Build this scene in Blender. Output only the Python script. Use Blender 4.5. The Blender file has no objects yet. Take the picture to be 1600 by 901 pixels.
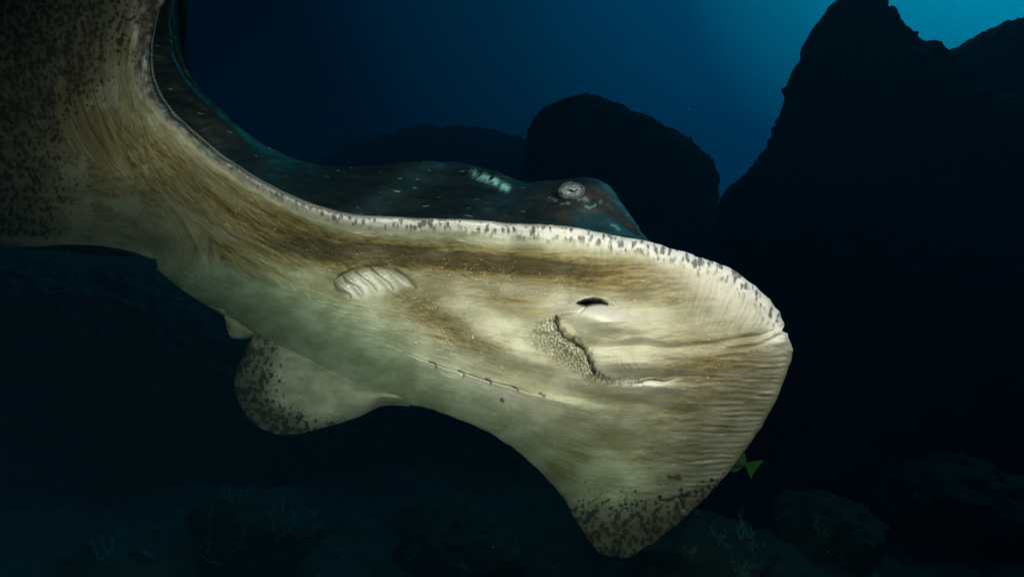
import bpy, math, random
import numpy as np
from mathutils import Vector, Matrix
random.seed(7); rng = np.random.default_rng(11)
S = bpy.context.scene

# ------------------------------------------------------------------ camera
LENS = 20.0
F = LENS / 36.0 * 1600.0                      # focal length in photo pixels
cam = bpy.data.objects.new('camera', bpy.data.cameras.new('camera'))
S.collection.objects.link(cam)
cam.location = (0, 0, 0); cam.rotation_euler = (math.radians(90), 0, 0)
cam.data.lens = LENS; cam.data.sensor_width = 36; cam.data.clip_end = 500; cam.data.clip_start = 0.02
S.camera = cam
S.render.resolution_x = 1024; S.render.resolution_y = 576
S.view_settings.view_transform = 'Standard'; S.view_settings.look = 'None'
S.view_settings.exposure = 0; S.view_settings.gamma = 1
S.cycles.use_denoising = True
S.cycles.volume_bounces = 1; S.cycles.max_bounces = 5; S.cycles.diffuse_bounces = 2
S.cycles.glossy_bounces = 2; S.cycles.transparent_max_bounces = 8

# ------------------------------------------------------------------ water light (world)
SUN_DIR = Vector((0.80, 0.62, 0.62)).normalized()     # towards the surface glow, up right behind the rocks
w = bpy.data.worlds.new('World'); S.world = w; w.use_nodes = True
nt = w.node_tree; nt.nodes.clear()
def N(nt, t, **k):
    n = nt.nodes.new(t)
    for a, b in k.items(): setattr(n, a, b)
    return n
out = N(nt, 'ShaderNodeOutputWorld'); bg = N(nt, 'ShaderNodeBackground')
tc = N(nt, 'ShaderNodeTexCoord')
dot = N(nt, 'ShaderNodeVectorMath', operation='DOT_PRODUCT'); dot.inputs[1].default_value = SUN_DIR
nt.links.new(tc.outputs['Generated'], dot.inputs[0])
mr = N(nt, 'ShaderNodeMapRange'); mr.inputs[1].default_value = -1; mr.inputs[2].default_value = 1
nt.links.new(dot.outputs['Value'], mr.inputs[0])
ramp = N(nt, 'ShaderNodeValToRGB'); nt.links.new(mr.outputs[0], ramp.inputs[0])
stops = [(0.0, (0, .0003, .001)), (.55, (0, .0002, .0006)), (.72, (0, .0014, .0058)), (.84, (.0, .021, .045)),
         (.925, (.0, .052, .115)), (.958, (.0, .16, .25)), (1.0, (.0, .46, .64))]
els = ramp.color_ramp.elements
while len(els) < len(stops): els.new(0.5)
for e, (p, c) in zip(els, stops): e.position = p; e.color = (*c, 1)
nt.links.new(ramp.outputs[0], bg.inputs[0]); bg.inputs[1].default_value = 1.45
nt.links.new(bg.outputs[0], out.inputs[0])

# faint daylight filtered by the water column
sun = bpy.data.objects.new('sun', bpy.data.lights.new('sun', 'SUN')); S.collection.objects.link(sun)
sun.data.energy = .38; sun.data.angle = math.radians(14); sun.data.color = (0.02, 0.78, 0.78)
sun.rotation_euler = Vector((0.62, 0.62, 0.95)).to_track_quat('Z', 'Y').to_euler()

# the two strobes on the photographer's arms
def strobe(name, loc, target, power, size, blend, radius, color):
    o = bpy.data.objects.new(name, bpy.data.lights.new(name, 'SPOT')); S.collection.objects.link(o)
    o.location = loc; o.data.energy = power; o.data.spot_size = math.radians(size); o.data.spot_blend = blend
    o.data.shadow_soft_size = radius; o.data.color = color
    o.rotation_euler = (Vector(loc) - Vector(target)).to_track_quat('Z', 'Y').to_euler()
    return o
strobe('strobe', (0.49, 0.22, 0.58), (0.27, 1.05, -0.04), 66, 90, 1.0, 0.04, (1.0, 0.74, 0.64))
strobe('strobe', (-0.31, 0.02, -0.14), (-0.12, 1.22, 0.01), 66, 95, 1.0, 0.06, (1.0, 0.79, 0.64))

# ------------------------------------------------------------------ helpers
def pt(x, y, d):
    return np.stack([(x - 800) / F * d, d, (450.5 - y) / F * d], -1)
def link(name, me, mat=None, parent=None):
    o = bpy.data.objects.new(name, me); S.collection.objects.link(o)
    if mat: me.materials.append(mat)
    if parent: o.parent = parent
    return o
def mesh_np(name, V, Fq, smooth=True):
    me = bpy.data.meshes.new(name); V = np.asarray(V, np.float32); Fq = np.asarray(Fq, np.int32)
    k = Fq.shape[1]
    me.vertices.add(len(V)); me.vertices.foreach_set('co', V.ravel())
    me.loops.add(Fq.size); me.loops.foreach_set('vertex_index', Fq.ravel())
    me.polygons.add(len(Fq)); me.polygons.foreach_set('loop_start', np.arange(len(Fq), dtype=np.int32) * k)
    me.update(calc_edges=True)
    me.polygons.foreach_set('use_smooth', np.full(len(Fq), smooth)); me.validate(); return me
def attr(me, name, data):
    data = np.asarray(data, np.float32)
    if data.ndim == 1:
        a = me.attributes.new(name, 'FLOAT', 'POINT'); a.data.foreach_set('value', data)
    else:
        a = me.attributes.new(name, 'FLOAT_VECTOR', 'POINT'); a.data.foreach_set('vector', data.ravel())
def tag(o, label=None, cat=None, group=None, kind=None):
    if label: o['label'] = label
    if cat: o['category'] = cat
    if group: o['group'] = group
    if kind: o['kind'] = kind
    return o
def _hash(ix, iy, iz, seed):
    h = (ix * 374761393 + iy * 668265263 + iz * 2147483647 + seed * 974711) & 0xffffffff
    h = ((h ^ (h >> 13)) * 1274126177) & 0xffffffff
    return ((h ^ (h >> 16)) & 0xffff) / 65535.0
def vnoise(x, y, z=None, seed=0):
    x = np.asarray(x, float); y = np.asarray(y, float); z = np.zeros_like(x) if z is None else np.asarray(z, float)
    ix, iy, iz = (np.floor(a).astype(np.int64) for a in (x, y, z)); fx, fy, fz = x - ix, y - iy, z - iz
    fx, fy, fz = (f * f * (3 - 2 * f) for f in (fx, fy, fz)); r = 0
    for dx in (0, 1):
        for dy in (0, 1):
            for dz in (0, 1):
                r = r + _hash(ix + dx, iy + dy, iz + dz, seed) * (fx if dx else 1 - fx) * (fy if dy else 1 - fy) * (fz if dz else 1 - fz)
    return r * 2 - 1
def fbm(x, y, z=None, o=4, seed=0):
    r = 0; a = 1; s = 0; z = np.zeros_like(np.asarray(x, float)) if z is None else z
    for i in range(o):
        r = r + a * vnoise(x * 2**i, y * 2**i, z * 2**i, seed + i); s += a; a *= .5
    return r / s
def sm(x, a, b):
    t = np.clip((x - a) / (b - a), 0, 1); return t * t * (3 - 2 * t)
def seg_dist(X, Y, poly):
    """distance to a polyline, signed side (+ below) and position along it 0..1"""
    P = np.asarray(poly, float); best = np.full(X.shape, 1e9); side = np.zeros(X.shape); along = np.zeros(X.shape)
    L = np.r_[0, np.cumsum(np.hypot(*np.diff(P, axis=0).T))]; tot = L[-1]
    for i in range(len(P) - 1):
        a, b = P[i], P[i + 1]; d = b - a; l2 = d @ d
        t = np.clip(((X - a[0]) * d[0] + (Y - a[1]) * d[1]) / l2, 0, 1)
        ex, ey = X - a[0] - t * d[0], Y - a[1] - t * d[1]; q = np.hypot(ex, ey)
        s = d[0] * ey - d[1] * ex; m = q < best
        best = np.where(m, q, best); side = np.where(m, np.sign(s), side); along = np.where(m, (L[i] + t * math.sqrt(l2)) / tot, along)
    return best, side, along
def catmull(P, n):
    """resample rows of control points with a Catmull-Rom spline at n parameters 0..len-1"""
    P = np.asarray(P, float); t = np.linspace(0, len(P) - 1, n) if np.isscalar(n) else n
    i = np.clip(np.floor(t).astype(int), 0, len(P) - 2); f = (t - i)[:, None]
    Q = np.vstack([2 * P[0] - P[1], P, 2 * P[-1] - P[-2]])
    a, b, c, d = Q[i], Q[i + 1], Q[i + 2], Q[i + 3]
    return .5 * (2 * b + (c - a) * f + (2 * a - 5 * b + 4 * c - d) * f**2 + (3 * b - a - 3 * c + d) * f**3)
def inside(X, Y, poly):
    r = np.zeros(X.shape, bool); n = len(poly)
    for i in range(n):
        (x1, y1), (x2, y2) = poly[i], poly[(i + 1) % n]
        c = ((y1 > Y) != (y2 > Y)) & (X < (x2 - x1) * (Y - y1) / (y2 - y1 + 1e-9) + x1); r ^= c
    return r

# material helper
class MB:
    def __init__(s, name):
        s.m = bpy.data.materials.new(name); s.m.use_nodes = True; s.nt = s.m.node_tree; s.nt.nodes.clear()
        s.out = N(s.nt, 'ShaderNodeOutputMaterial'); s.b = N(s.nt, 'ShaderNodeBsdfPrincipled')
        s.nt.links.new(s.b.outputs[0], s.out.inputs['Surface'])
    def L(s, a, b): s.nt.links.new(a, b)
    def at(s, name, vec=False):
        n = N(s.nt, 'ShaderNodeAttribute', attribute_name=name); return n.outputs['Vector' if vec else 'Fac']
    def math(s, op, a, b=None, clamp=False):
        n = N(s.nt, 'ShaderNodeMath', operation=op, use_clamp=clamp)
        for i, v in enumerate((a, b)):
            if v is None: continue
            if hasattr(v, 'links'): s.L(v, n.inputs[i])
            else: n.inputs[i].default_value = v
        return n.outputs[0]
    def scale(s, vec, k):
        n = N(s.nt, 'ShaderNodeVectorMath', operation='MULTIPLY'); s.L(vec, n.inputs[0]); n.inputs[1].default_value = k; return n.outputs[0]
    def noise(s, vec, sc=1, det=4, rough=.55, dist=0):
        n = N(s.nt, 'ShaderNodeTexNoise'); s.L(vec, n.inputs['Vector']); n.inputs['Scale'].default_value = sc
        n.inputs['Detail'].default_value = det; n.inputs['Roughness'].default_value = rough; n.inputs['Distortion'].default_value = dist
        return n.outputs['Fac']
    def rng(s, v, a, b, c=0, d=1, smooth=True):
        n = N(s.nt, 'ShaderNodeMapRange', interpolation_type='SMOOTHSTEP' if smooth else 'LINEAR')
        if hasattr(v, 'links'): s.L(v, n.inputs[0])
        for i, x in ((1, a), (2, b), (3, c), (4, d)):
            if hasattr(x, 'links'): s.L(x, n.inputs[i])
            else: n.inputs[i].default_value = x
        return n.outputs[0]
    def mix(s, f, a, b, mode='MIX'):
        n = N(s.nt, 'ShaderNodeMix', data_type='RGBA', blend_type=mode)
        for i, v in ((0, f), (6, a), (7, b)):
            if hasattr(v, 'links'): s.L(v, n.inputs[i])
            elif i == 0: n.inputs[i].default_value = v
            else: n.inputs[i].default_value = (*v, 1)
        return n.outputs[2]
    def bump(s, h, strength, dist, prev=None):
        n = N(s.nt, 'ShaderNodeBump'); n.inputs['Strength'].default_value = strength; n.inputs['Distance'].default_value = dist
        s.L(h, n.inputs['Height'])
        if prev is not None: s.L(prev, n.inputs['Normal'])
        return n.outputs[0]

# ------------------------------------------------------------------ haze (the water's own scattering and absorption)
def box_mesh(name, lo, hi):
    V = [(x, y, z) for x in (lo[0], hi[0]) for y in (lo[1], hi[1]) for z in (lo[2], hi[2])]
    Fc = [(0, 1, 3, 2), (4, 6, 7, 5), (0, 4, 5, 1), (2, 3, 7, 6), (0, 2, 6, 4), (1, 5, 7, 3)]
    return mesh_np(name, V, Fc, False)
hm = bpy.data.materials.new('water_haze'); hm.use_nodes = True; hm.node_tree.nodes.clear()
ho = N(hm.node_tree, 'ShaderNodeOutputMaterial'); pv = N(hm.node_tree, 'ShaderNodeVolumePrincipled')
pv.inputs['Color'].default_value = (.002, .020, .034, 1); pv.inputs['Density'].default_value = 0.22
pv.inputs['Absorption Color'].default_value = (.004, .72, .80, 1); pv.inputs['Anisotropy'].default_value = .3
hm.node_tree.links.new(pv.outputs[0], ho.inputs['Volume'])
haze = link('haze', box_mesh('haze', (-34, -4, -6), (34, 32, 9)), hm); tag(haze, kind='stuff')

# ================================================================== THE STINGRAY
UAL = [  # top margin, body axis, bottom margin (positions as seen in the photograph; depths come from the body's own form below)
 ((1224,509),(1222,517),(1230,521)), ((1217,486),(1190,520),(1238,548)), ((1190,454),(1150,525),(1224,598)), ((1148,423),(1105,530),(1190,664)),
 ((1085,397),(1050,533),(1146,728)), ((1005,375),(995,533),(1093,788)), ((925,361),(935,530),(1034,838)), ((850,353),(875,523),(980,871)),
 ((770,348),(815,515),(938,864)), ((690,343),(755,508),(908,826)), ((610,341),(695,500),(868,762)), ((530,336),(635,490),(808,704)),
 ((455,308),(575,480),(735,662)), ((388,273),(520,470),(660,636)), ((318,222),(465,462),(596,620)), ((264,172),(415,455),(532,592)),
 ((238,124),(370,448),(472,560)), ((236,74),(340,442),(430,538)), ((246,22),(315,434),(395,518)), ((268,-24),(292,427),(365,500)),
 ((285,-190),(276,420),(335,483)), ((150,-340),(266,414),(305,463)), ((-80,-330),(259,410),(288,450)), ((-270,-120),(254,407),(274,440)), ((-290,120),(250,405),(264,433)),
 ((-210,300),(248,404),(258,429)), ((-90,372),(247,403),(254,426)), ((20,386),(246,403),(250,422)), ((110,393),(245,403),(247,417)),
 ((180,398),(244,403),(245,412)), ((240,403),(242,403),(243,405))]
UAL = np.array(UAL, float)
NU, NH, NW = 1500, 190, 70
ts = np.linspace(0, len(UAL) - 1, NU)
seglen = np.r_[0, np.cumsum(np.maximum(np.hypot(*(UAL[1:, 0] - UAL[:-1, 0]).T), np.hypot(*(UAL[1:, 2] - UAL[:-1, 2]).T)) * np.r_[np.ones(19), np.full(11, .22)])]
ts = np.interp(np.linspace(0, seglen[-1], NU), seglen, np.arange(len(UAL)))
Uc, Ac, Lc = (catmull(UAL[:, k], ts) for k in range(3))
arc = np.r_[0, np.cumsum(np.hypot(*np.diff(Uc, axis=0).T))]
# small unevenness and the snout notch
def wob(P, amp, sd):
    T = np.gradient(P, axis=0); T /= np.hypot(*T.T)[:, None] + 1e-9; Nn = np.stack([-T[:, 1], T[:, 0]], -1)
    return P + Nn * (fbm(ts * 3.1, ts * 0 + sd, o=2, seed=sd) * amp)[:, None]
Uc = wob(Uc, 2.2, 3); Lc = wob(Lc, 2.4, 9)
# scalloped margin
sc = np.abs(np.sin(arc / 13.0 + 2 * vnoise(arc / 40, arc * 0, seed=5)))
Uc[:, 1] += sc * 1.6 * (sm(ts, .6, 2) * (1 - sm(ts, 8, 12)))

CP = np.array([  # x, y, distance
 (1237,530,1.02),(1217,484,1.03),(1150,423,1.03),(1000,374,1.05),(850,353,1.06),(690,343,1.07),(530,338,1.07),(455,308,1.07),(388,273,1.06),
 (318,222,1.04),(264,172,1.03),(236,90,1.03),(246,22,1.05),(268,-24,1.07),(285,-190,1.08),(150,-340,1.1),(-80,-330,1.12),(-270,-120,1.1),(-290,120,1.12),(-210,310,1.2),(-90,385,1.3),
 (20,391,1.4),(110,386,1.48),(180,392,1.56),(236,410,1.66),
 (100,200,1.12),(0,50,1.1),(200,300,1.17),(100,330,1.32),(300,340,1.28),(180,120,1.06),(0,250,1.18),
 (1180,520,0.985),(1110,530,.95),(1050,533,0.93),(935,530,.935),(815,515,.99),(695,500,1.07),(575,480,1.19),(465,462,1.290),(370,450,1.440),(300,438,1.540),
 (1000,430,1.0),(900,410,1.05),(800,398,1.125),(700,390,1.18),(600,382,1.22),(500,376,1.225),(430,360,1.21),(700,450,1.085),(820,455,1.0),(560,430,1.19),(1120,480,.99),
 (1224,598,1.06),(1190,664,1.12),(1146,728,1.19),(1093,788,1.27),(1030,842,1.36),(960,874,1.45),(905,822,1.410),(868,762,1.340),(808,704,1.260),(735,662,1.250),(660,636,1.300),(596,620,1.400),
 (532,592,1.490),(472,560,1.580),(430,538,1.640),(365,500,1.680),(335,483,1.700),(288,450,1.660),
 (1080,620,.985),(1000,610,.99),(900,620,1.000),(840,600,1.015),(760,590,1.055),(700,570,1.095),(650,555,1.135),(560,520,1.230),(480,495,1.320),(400,470,1.430),
 (1000,720,1.11),(1050,700,1.09),(950,700,1.12),(900,690,1.120),(960,790,1.220),(800,650,1.100),(700,610,1.130),(600,565,1.250),(500,525,1.350),(420,495,1.480),(1100,680,1.07)])
def tps(C, X, Y, lam=1e-3):
    c = C[:, :2] / 500; n = len(c)
    def U(r2): return .5 * r2 * np.log(r2 + 1e-12)
    K = U(((c[:, None] - c[None])**2).sum(-1)) + lam * np.eye(n); P = np.c_[np.ones(n), c]
    A = np.block([[K, P], [P.T, np.zeros((3, 3))]]); s = np.linalg.solve(A, np.r_[C[:, 2], 0, 0, 0])
    x, y = X / 500, Y / 500; r = s[n] + s[n + 1] * x + s[n + 2] * y
    for i in range(n): r = r + s[i] * U((x - c[i, 0])**2 + (y - c[i, 1])**2)
    return r
NV = 2 * NH + 1
vv = np.linspace(0, 1, NV)
def ease(t): return t - .10 * np.sin(2 * math.pi * t) / math.pi        # a little denser at the edges
h = ease(np.linspace(0, 1, NH + 1))
MID = (UAL[:, 0] + UAL[:, 1]) / 2
for i_, m_ in {14: (388, 345), 15: (312, 328), 16: (238, 300), 17: (190, 255), 18: (150, 200), 19: (105, 150), 20: (80, 110), 21: (60, 100), 22: (20, 120), 23: (-30, 155)}.items(): MID[i_] = m_
Cc = catmull(MID, ts); MID2 = (UAL[:, 1] + UAL[:, 2]) / 2
for i_, m_ in {7: (940, 692), 8: (902, 686), 9: (848, 652), 10: (795, 615), 11: (730, 586)}.items(): MID2[i_] = m_
C2 = catmull(MID2, ts)
X = np.empty((NU, NV)); Y = np.empty((NU, NV))
for k, G in ((0, X), (1, Y)):
    G[:, :NH + 1] = Uc[:, k, None] * (1 - h)**2 + 2 * Cc[:, k, None] * h * (1 - h) + Ac[:, k, None] * h**2
    G[:, NH:] = Ac[:, k, None] * (1 - h)**2 + 2 * C2[:, k, None] * h * (1 - h) + Lc[:, k, None] * h**2
D = tps(CP, X, Y)
dU, _, alU = seg_dist(X, Y, Uc[::6]); dL, _, _ = seg_dist(X, Y, Lc[::6])
# rounded rims
roll = lambda d, wd: 1 - np.sqrt(np.clip(1 - np.clip(1 - d / wd, 0, 1)**2, 0, 1))
D += roll(dU, 75) * .07 * sm(ts, 20.5, 22)[:, None] * (1 - sm(X, 150, 260))
D += roll(dU, 9) * .010 + roll(dU, 24 + 0 * X) * .010 + roll(dL, 10) * .012
dT, _, _ = seg_dist(X, Y, Lc[(ts > 7.3) & (ts < 20)][::6])
D += roll(dT, 105) * .125 * (1 - .4 * sm(X, 820, 930))

# ---- relief: + = towards the viewer (metres)
H = np.zeros_like(X)
def bulge(cx, cy, rx, ry, ang, amp, p=1.0):
    a = math.radians(ang); u = (X - cx) * math.cos(a) + (Y - cy) * math.sin(a); v = -(X - cx) * math.sin(a) + (Y - cy) * math.cos(a)
    global H; H = H + amp * np.exp(-((u / rx)**2 + (v / ry)**2)**p)
def groove(poly, wd, amp, taper=.15, smooth=4):
    global H
    P = catmull(np.array(poly, float), (len(poly) - 1) * smooth + 1) if len(poly) > 2 else np.array(poly, float)
    d, s, al = seg_dist(X, Y, P); e = sm(al, 0, taper) * (1 - sm(al, 1 - taper, 1)) if taper else 1
    H = H - amp * np.exp(-(d / wd)**2) * e; return d, s, al
# leading-margin band with a groove under it
bw = np.interp(ts, [0, 2, 6, 9, 11, 13, 15, 16, 17, 18, 19, 20, 30], [30, 30, 26, 22, 17, 14, 15, 20, 26, 30, 26, 20, 20])[:, None]
gm = sm(ts, 8, 11)[:, None] * (1 - sm(ts, 18.5, 19.5))[:, None]
H -= np.exp(-((dU - bw) / 4.5)**2) * .007 * gm
H += np.exp(-((dU - bw * .45) / 9)**2) * .004 * gm
# scalloped lobes of the margin
lob = vnoise(arc[:, None] / 9 + 0 * dU, dU / 60, seed=21)
H += lob * .0016 * (1 - sm(dU, 14, 34)) * (1 - gm * .4)
H += fbm(arc[:, None] / 22 + 0 * dU, dU / 90, seed=22, o=3) * .0045 * (1 - sm(dU, 40, 110)) * sm(dU, 2, 16) * sm(X, 760, 900)
# broad forms
bulge(760, 535, 95, 26, 28, .026); bulge(680, 500, 110, 20, 30, -.028); bulge(800, 577, 95, 15, 20, -.018)
bulge(1000, 500, 110, 34, 8, .012); bulge(1010, 565, 80, 18, 5, .006)
bulge(440, 455, 150, 30, 22, .016); bulge(530, 560, 130, 20, 26, -.018)
bulge(900, 645, 130, 26, 14, .014); bulge(950, 622, 110, 10, 10, -.012)
bulge(330, 330, 110, 12, 33, .008); bulge(360, 345, 130, 9, 30, -.006)
# upper gill pouches
slits = [[(522,442),(528,452),(543,458),(549,466)], [(535,430),(543,440),(560,447),(568,459)], [(552,421),(567,433),(580,442),(589,454)],
         [(578,417),(593,430),(608,442),(615,453)], [(617,420),(633,430),(643,440),(651,451)]]
arcp = [(517,448),(522,436),(536,425),(560,416),(590,413),(618,418),(640,430),(656,446)]
pouch = [(517,448),(522,436),(536,425),(560,416),(590,413),(618,418),(640,430),(656,448),(640,456),(615,460),(590,462),(568,466),(548,470),(530,462)]
dp, _, _ = seg_dist(X, Y, pouch + [pouch[0]]); ip = inside(X, Y, pouch)
pm = np.where(ip, sm(dp, 0, 20), 0); d, s, al = seg_dist(X, Y, catmull(np.array(arcp, float), 40)); H += np.where(ip, -.017 * np.exp(-d / 14), 0.001 * np.exp(-d / 8)) * sm(al, 0, .15) * (1 - .95 * sm(al, .3, .9)) + pm * .008
gillm = np.zeros_like(X)
for sl in slits:
    d, s, al = groove(sl, 2.4, .010, .08); gillm = np.maximum(gillm, np.exp(-(d / 1.5)**2) * (1 - .5 * al))
    e = np.array(sl[-1]); bulge(e[0] - 5, e[1] - 1, 9, 6, 40, .005)
for gx_, gy_ in ((534,447),(549,441),(568,434),(592,431),(618,432)): bulge(gx_, gy_, 19, 4.6, 42, .017)
H += .0009 * np.sin((X * .55 + Y * 1.15) / 1.15) * pm * (gillm < .2)
# lower gill row: a step with five hooks
row = [(560,527),(590,535),(612,542),(634,550),(652,558),(678,567),(700,575),(722,580),(744,588),(764,594),(784,600),(806,605),(826,612),(848,615),(868,622),(900,632),(930,638)]
d, s, al = seg_dist(X, Y, row); e = sm(al, .05, .25) * (1 - sm(al, .6, .95))
H += e * np.where(s > 0, .013 * np.exp(-d / 26) , -.015 * np.exp(-d / 20)) * sm(d, 0, 2.0)
rowline = np.exp(-(d / 1.6)**2) * sm(al, .22, .32) * (1 - sm(al, .7, .85)); H -= rowline * .004
for i, (hx, hy) in enumerate([(678,566),(722,580),(764,593),(806,605),(847,615)]):
    k = 1 - .12 * i
    hk = [(hx - 7 * k, hy - 1), (hx, hy + 1), (hx + 3, hy + 5 * k), (hx + 2, hy + 10 * k)]
    d, s, al = groove(hk, 1.7, .008, .05); gillm = np.maximum(gillm, np.exp(-(d / 1.7)**2)); bulge(hx - 14, hy + 8, 14, 5, 20, .003)
# nostrils, nasal curtain, mouth
bulge(936, 496, 40, 17, 12, .042); bulge(888, 488, 26, 8, -8, .010); bulge(985, 572, 52, 17, 4, .017); bulge(1014, 603, 36, 9, 4, .024)
noset = [(903,474),(913,469),(927,467),(940,469),(949,475),(938,474),(926,475),(916,478),(908,476)]
dn, _, _ = seg_dist(X, Y, noset + [noset[0]]); inn = inside(X, Y, noset)
nostril = np.where(inn, 1, np.exp(-(dn / 1.6)**2)); H -= np.where(inn, .02 + .05 * sm(dn, 0, 3), .02 * np.exp(-(dn / 1.8)**2))
d, s, al = seg_dist(X, Y, [(896,474),(912,467),(927,464),(942,466),(956,474)]); H += .006 * np.exp(-((d - 2) / 6)**2) * (s < 0)
groove([(916,476),(910,484),(898,490),(873,493)], 1.8, .006, .1)
mouth = [(872,493),(870,507),(878,520),(887,529),(902,535),(913,544),(920,560),(927,573),(940,587),(953,593),(975,595),(998,594),(1015,592)]
mjx, mjy = 4.2 * fbm(X / 6, Y / 6, seed=15, o=3), 4.2 * fbm(X / 6, Y / 6, seed=16, o=3)
dm, sm_, alm = seg_dist(X + mjx, Y + mjy, catmull(np.array(mouth, float), 49)); em = sm(alm, 0, .03) * (1 - sm(alm, .92, 1))
H -= em * np.exp(-(dm / 4.6)**2) * np.interp(alm, [0, .3, .55, .75, 1], [.018, .019, .020, .013, .012])
lown = [(990,595),(1004,591),(1020,589),(1036,592),(1056,588),(1075,588)]
dl2, _, al2 = seg_dist(X, Y, lown); H -= np.exp(-(dl2 / 3.4)**2) * .017 * sm(al2, 0, .2) * (1 - sm(al2, .5, 1))
groove([(890,520),(905,531),(925,539),(948,542),(975,540),(1009,538),(1042,543),(1080,541),(1120,536),(1170,526),(1222,514)], 5.5, .009, .12)
groove([(1130,545),(1180,540),(1222,522)], 3.5, .004, .2); groove([(1150,528),(1190,524),(1224,511)], 3, .009, .25)
bulge(1212, 519, 14, 4.5, -22, .008); bulge(1222, 533, 14, 6, -15, .006)
wrk = np.zeros_like(X)
for i in range(12):                                      # fine curved folds on the curtain
    x0 = 956 + i * 3.9 + rng.normal(0, 1.1); y0 = 545 + rng.uniform(-2, 9); y1 = 590 - rng.uniform(0, 12); k_ = rng.uniform(.35, 1)
    _d, _s, _a = groove([(x0 - 2, y0), (x0 - 6, y0 * .7 + y1 * .3), (x0 - 3, y0 * .4 + y1 * .6), (x0 + 7 + i * .5, y1)], 1.1, .0010 * k_, .3)
    wrk = np.maximum(wrk, np.exp(-(_d / 1.0)**2) * .26 * k_ * sm(_a, 0, .3) * (1 - sm(_a, .7, 1)))
for i in range(4): groove([(1000 + i * 5, 610), (1006 + i * 5, 603), (1015 + i * 5, 597)], 1.2, .0016, .1)
for i in range(10):                                      # folds running off the upper nasal bulge
    groove([(884 + i * 5, 500 + i * 1.5), (893 + i * 6, 512 + i * 1.4), (910 + i * 7, 525 + i * 1.1)], 1.1, .0006, .3)
# pebbled skin beside the mouth: raised cells with sunk joints
peb = [(829,513),(838,503),(850,497),(864,493),(872,495),(872,509),(886,528),(907,540),(918,564),(941,588),(930,596),(912,590),(890,578),(864,563),(832,547),(812,530)]
ipb = inside(X, Y, peb); dpb, _, _ = seg_dist(X, Y, peb + [peb[0]])
pebm = np.where(ipb, sm(dpb, -3, 7) * .8 + .2, .2 * np.exp(-dpb / 4))
pebm *= np.clip(1.3 - dm / 52 + .3 * fbm(X / 12, Y / 12, seed=19), .12, 1)
sel = np.where((X > 800) & (X < 960) & (Y > 484) & (Y < 606) & (pebm > .02)); px_, py_ = X[sel], Y[sel]
ca, sa = math.cos(math.radians(38)), math.sin(math.radians(38))
seeds = []
yy = -70.
while yy < 80:
    xx = -110.
    while xx < 110:
        q = rng.normal(0, 1.7, 2); a_, b_ = xx + q[0] + (3 if int((yy + 70) / 3.7) % 2 else 0), yy + q[1]
        seeds.append((880 + a_ * ca - b_ * sa, 545 + a_ * sa + b_ * ca)); xx += 6.0
    yy += 3.7
seeds = np.array(seeds); f1 = np.full(px_.shape, 1e9); f2 = f1.copy()
for sx, sy in seeds:
    u_ = ((px_ - sx) * ca + (py_ - sy) * sa) / 1.6; v_ = -(px_ - sx) * sa + (py_ - sy) * ca
    q = np.hypot(u_, v_) * (1 + .25 * math.sin(sx * 7.1 + sy * 3.3)); f2 = np.minimum(f2, np.maximum(f1, q)); f1 = np.minimum(f1, q)
edge = sm(f2 - f1 + .5 * vnoise(px_ / 3, py_ / 3, seed=8), 0.1, 1.7); cell = np.zeros_like(X); cell[sel] = (1 - edge) * pebm[sel]
H[sel] += (edge * .0036 - .0018) * pebm[sel] * (.75 + .5 * fbm(px_ / 14, py_ / 14, seed=4))
bulge(873, 525, 46, 14, 42, .006)
bulge(228, 97, 8, 18, 0, .010)
rad = np.sin(arc[:, None] / 1.55 + 2.5 * fbm(arc[:, None] / 40 + 0 * dU, dU / 50, seed=131) * 2); H += rad * .0004 * (1 + fbm(X / 30, Y / 30, seed=133)) * sm(dU, 14, 30) * (1 - sm(dU, 70, 130)) * sm(X, 840, 1000) * (Y < 515)
# fibres of the skin
psi_v = np.where(np.arange(NV)[None] <= NH, dU, 170 + (np.hypot(X - Ac[:, 0, None], Y - Ac[:, 1, None])))
wr = sm(X, 800, 1010); psi = psi_v * (1 - wr) + (Y - 350) * wr; along = arc[::-1][:, None] * (1 - wr) + X * wr
low = sm(X, 1000, 1120) * sm(Y, 500, 560) * (1 - sm(dL, 50, 170)) * sm(dL, 3, 14)
st = np.sin(2 * math.pi * (psi + 6 * fbm(X / 60, Y / 30, seed=31, o=3)) / 8.4)
H += st * .0009 * low * (1.3 - .6 * sm(dL, 10, 90)) * (.7 + .6 * vnoise(X / 30, Y / 9, seed=33))
H += fbm(along / 24, psi / 5.5, seed=41, o=3) * .0017 * (1 - pebm)
H += fbm(along / 75, psi / 17, seed=42, o=3) * .0042 * (.5 + .9 * sm(-Y, -480, -380)) * (1 - np.clip(pebm * 2, 0, 1)) * (1 - .8 * pm)
H += fbm(X / 60, Y / 60, seed=43, o=3) * .003
H += np.clip(fbm(along / 14, psi / 5, seed=46, o=2) - .42, 0, 1) * .008 * sm(-X, -800, -700)     # scattered flecks standing proud
H *= np.minimum(1, .15 + sm(np.minimum(dU, dL), 0, 7))
V3 = pt(X, Y, D - H)

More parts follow.
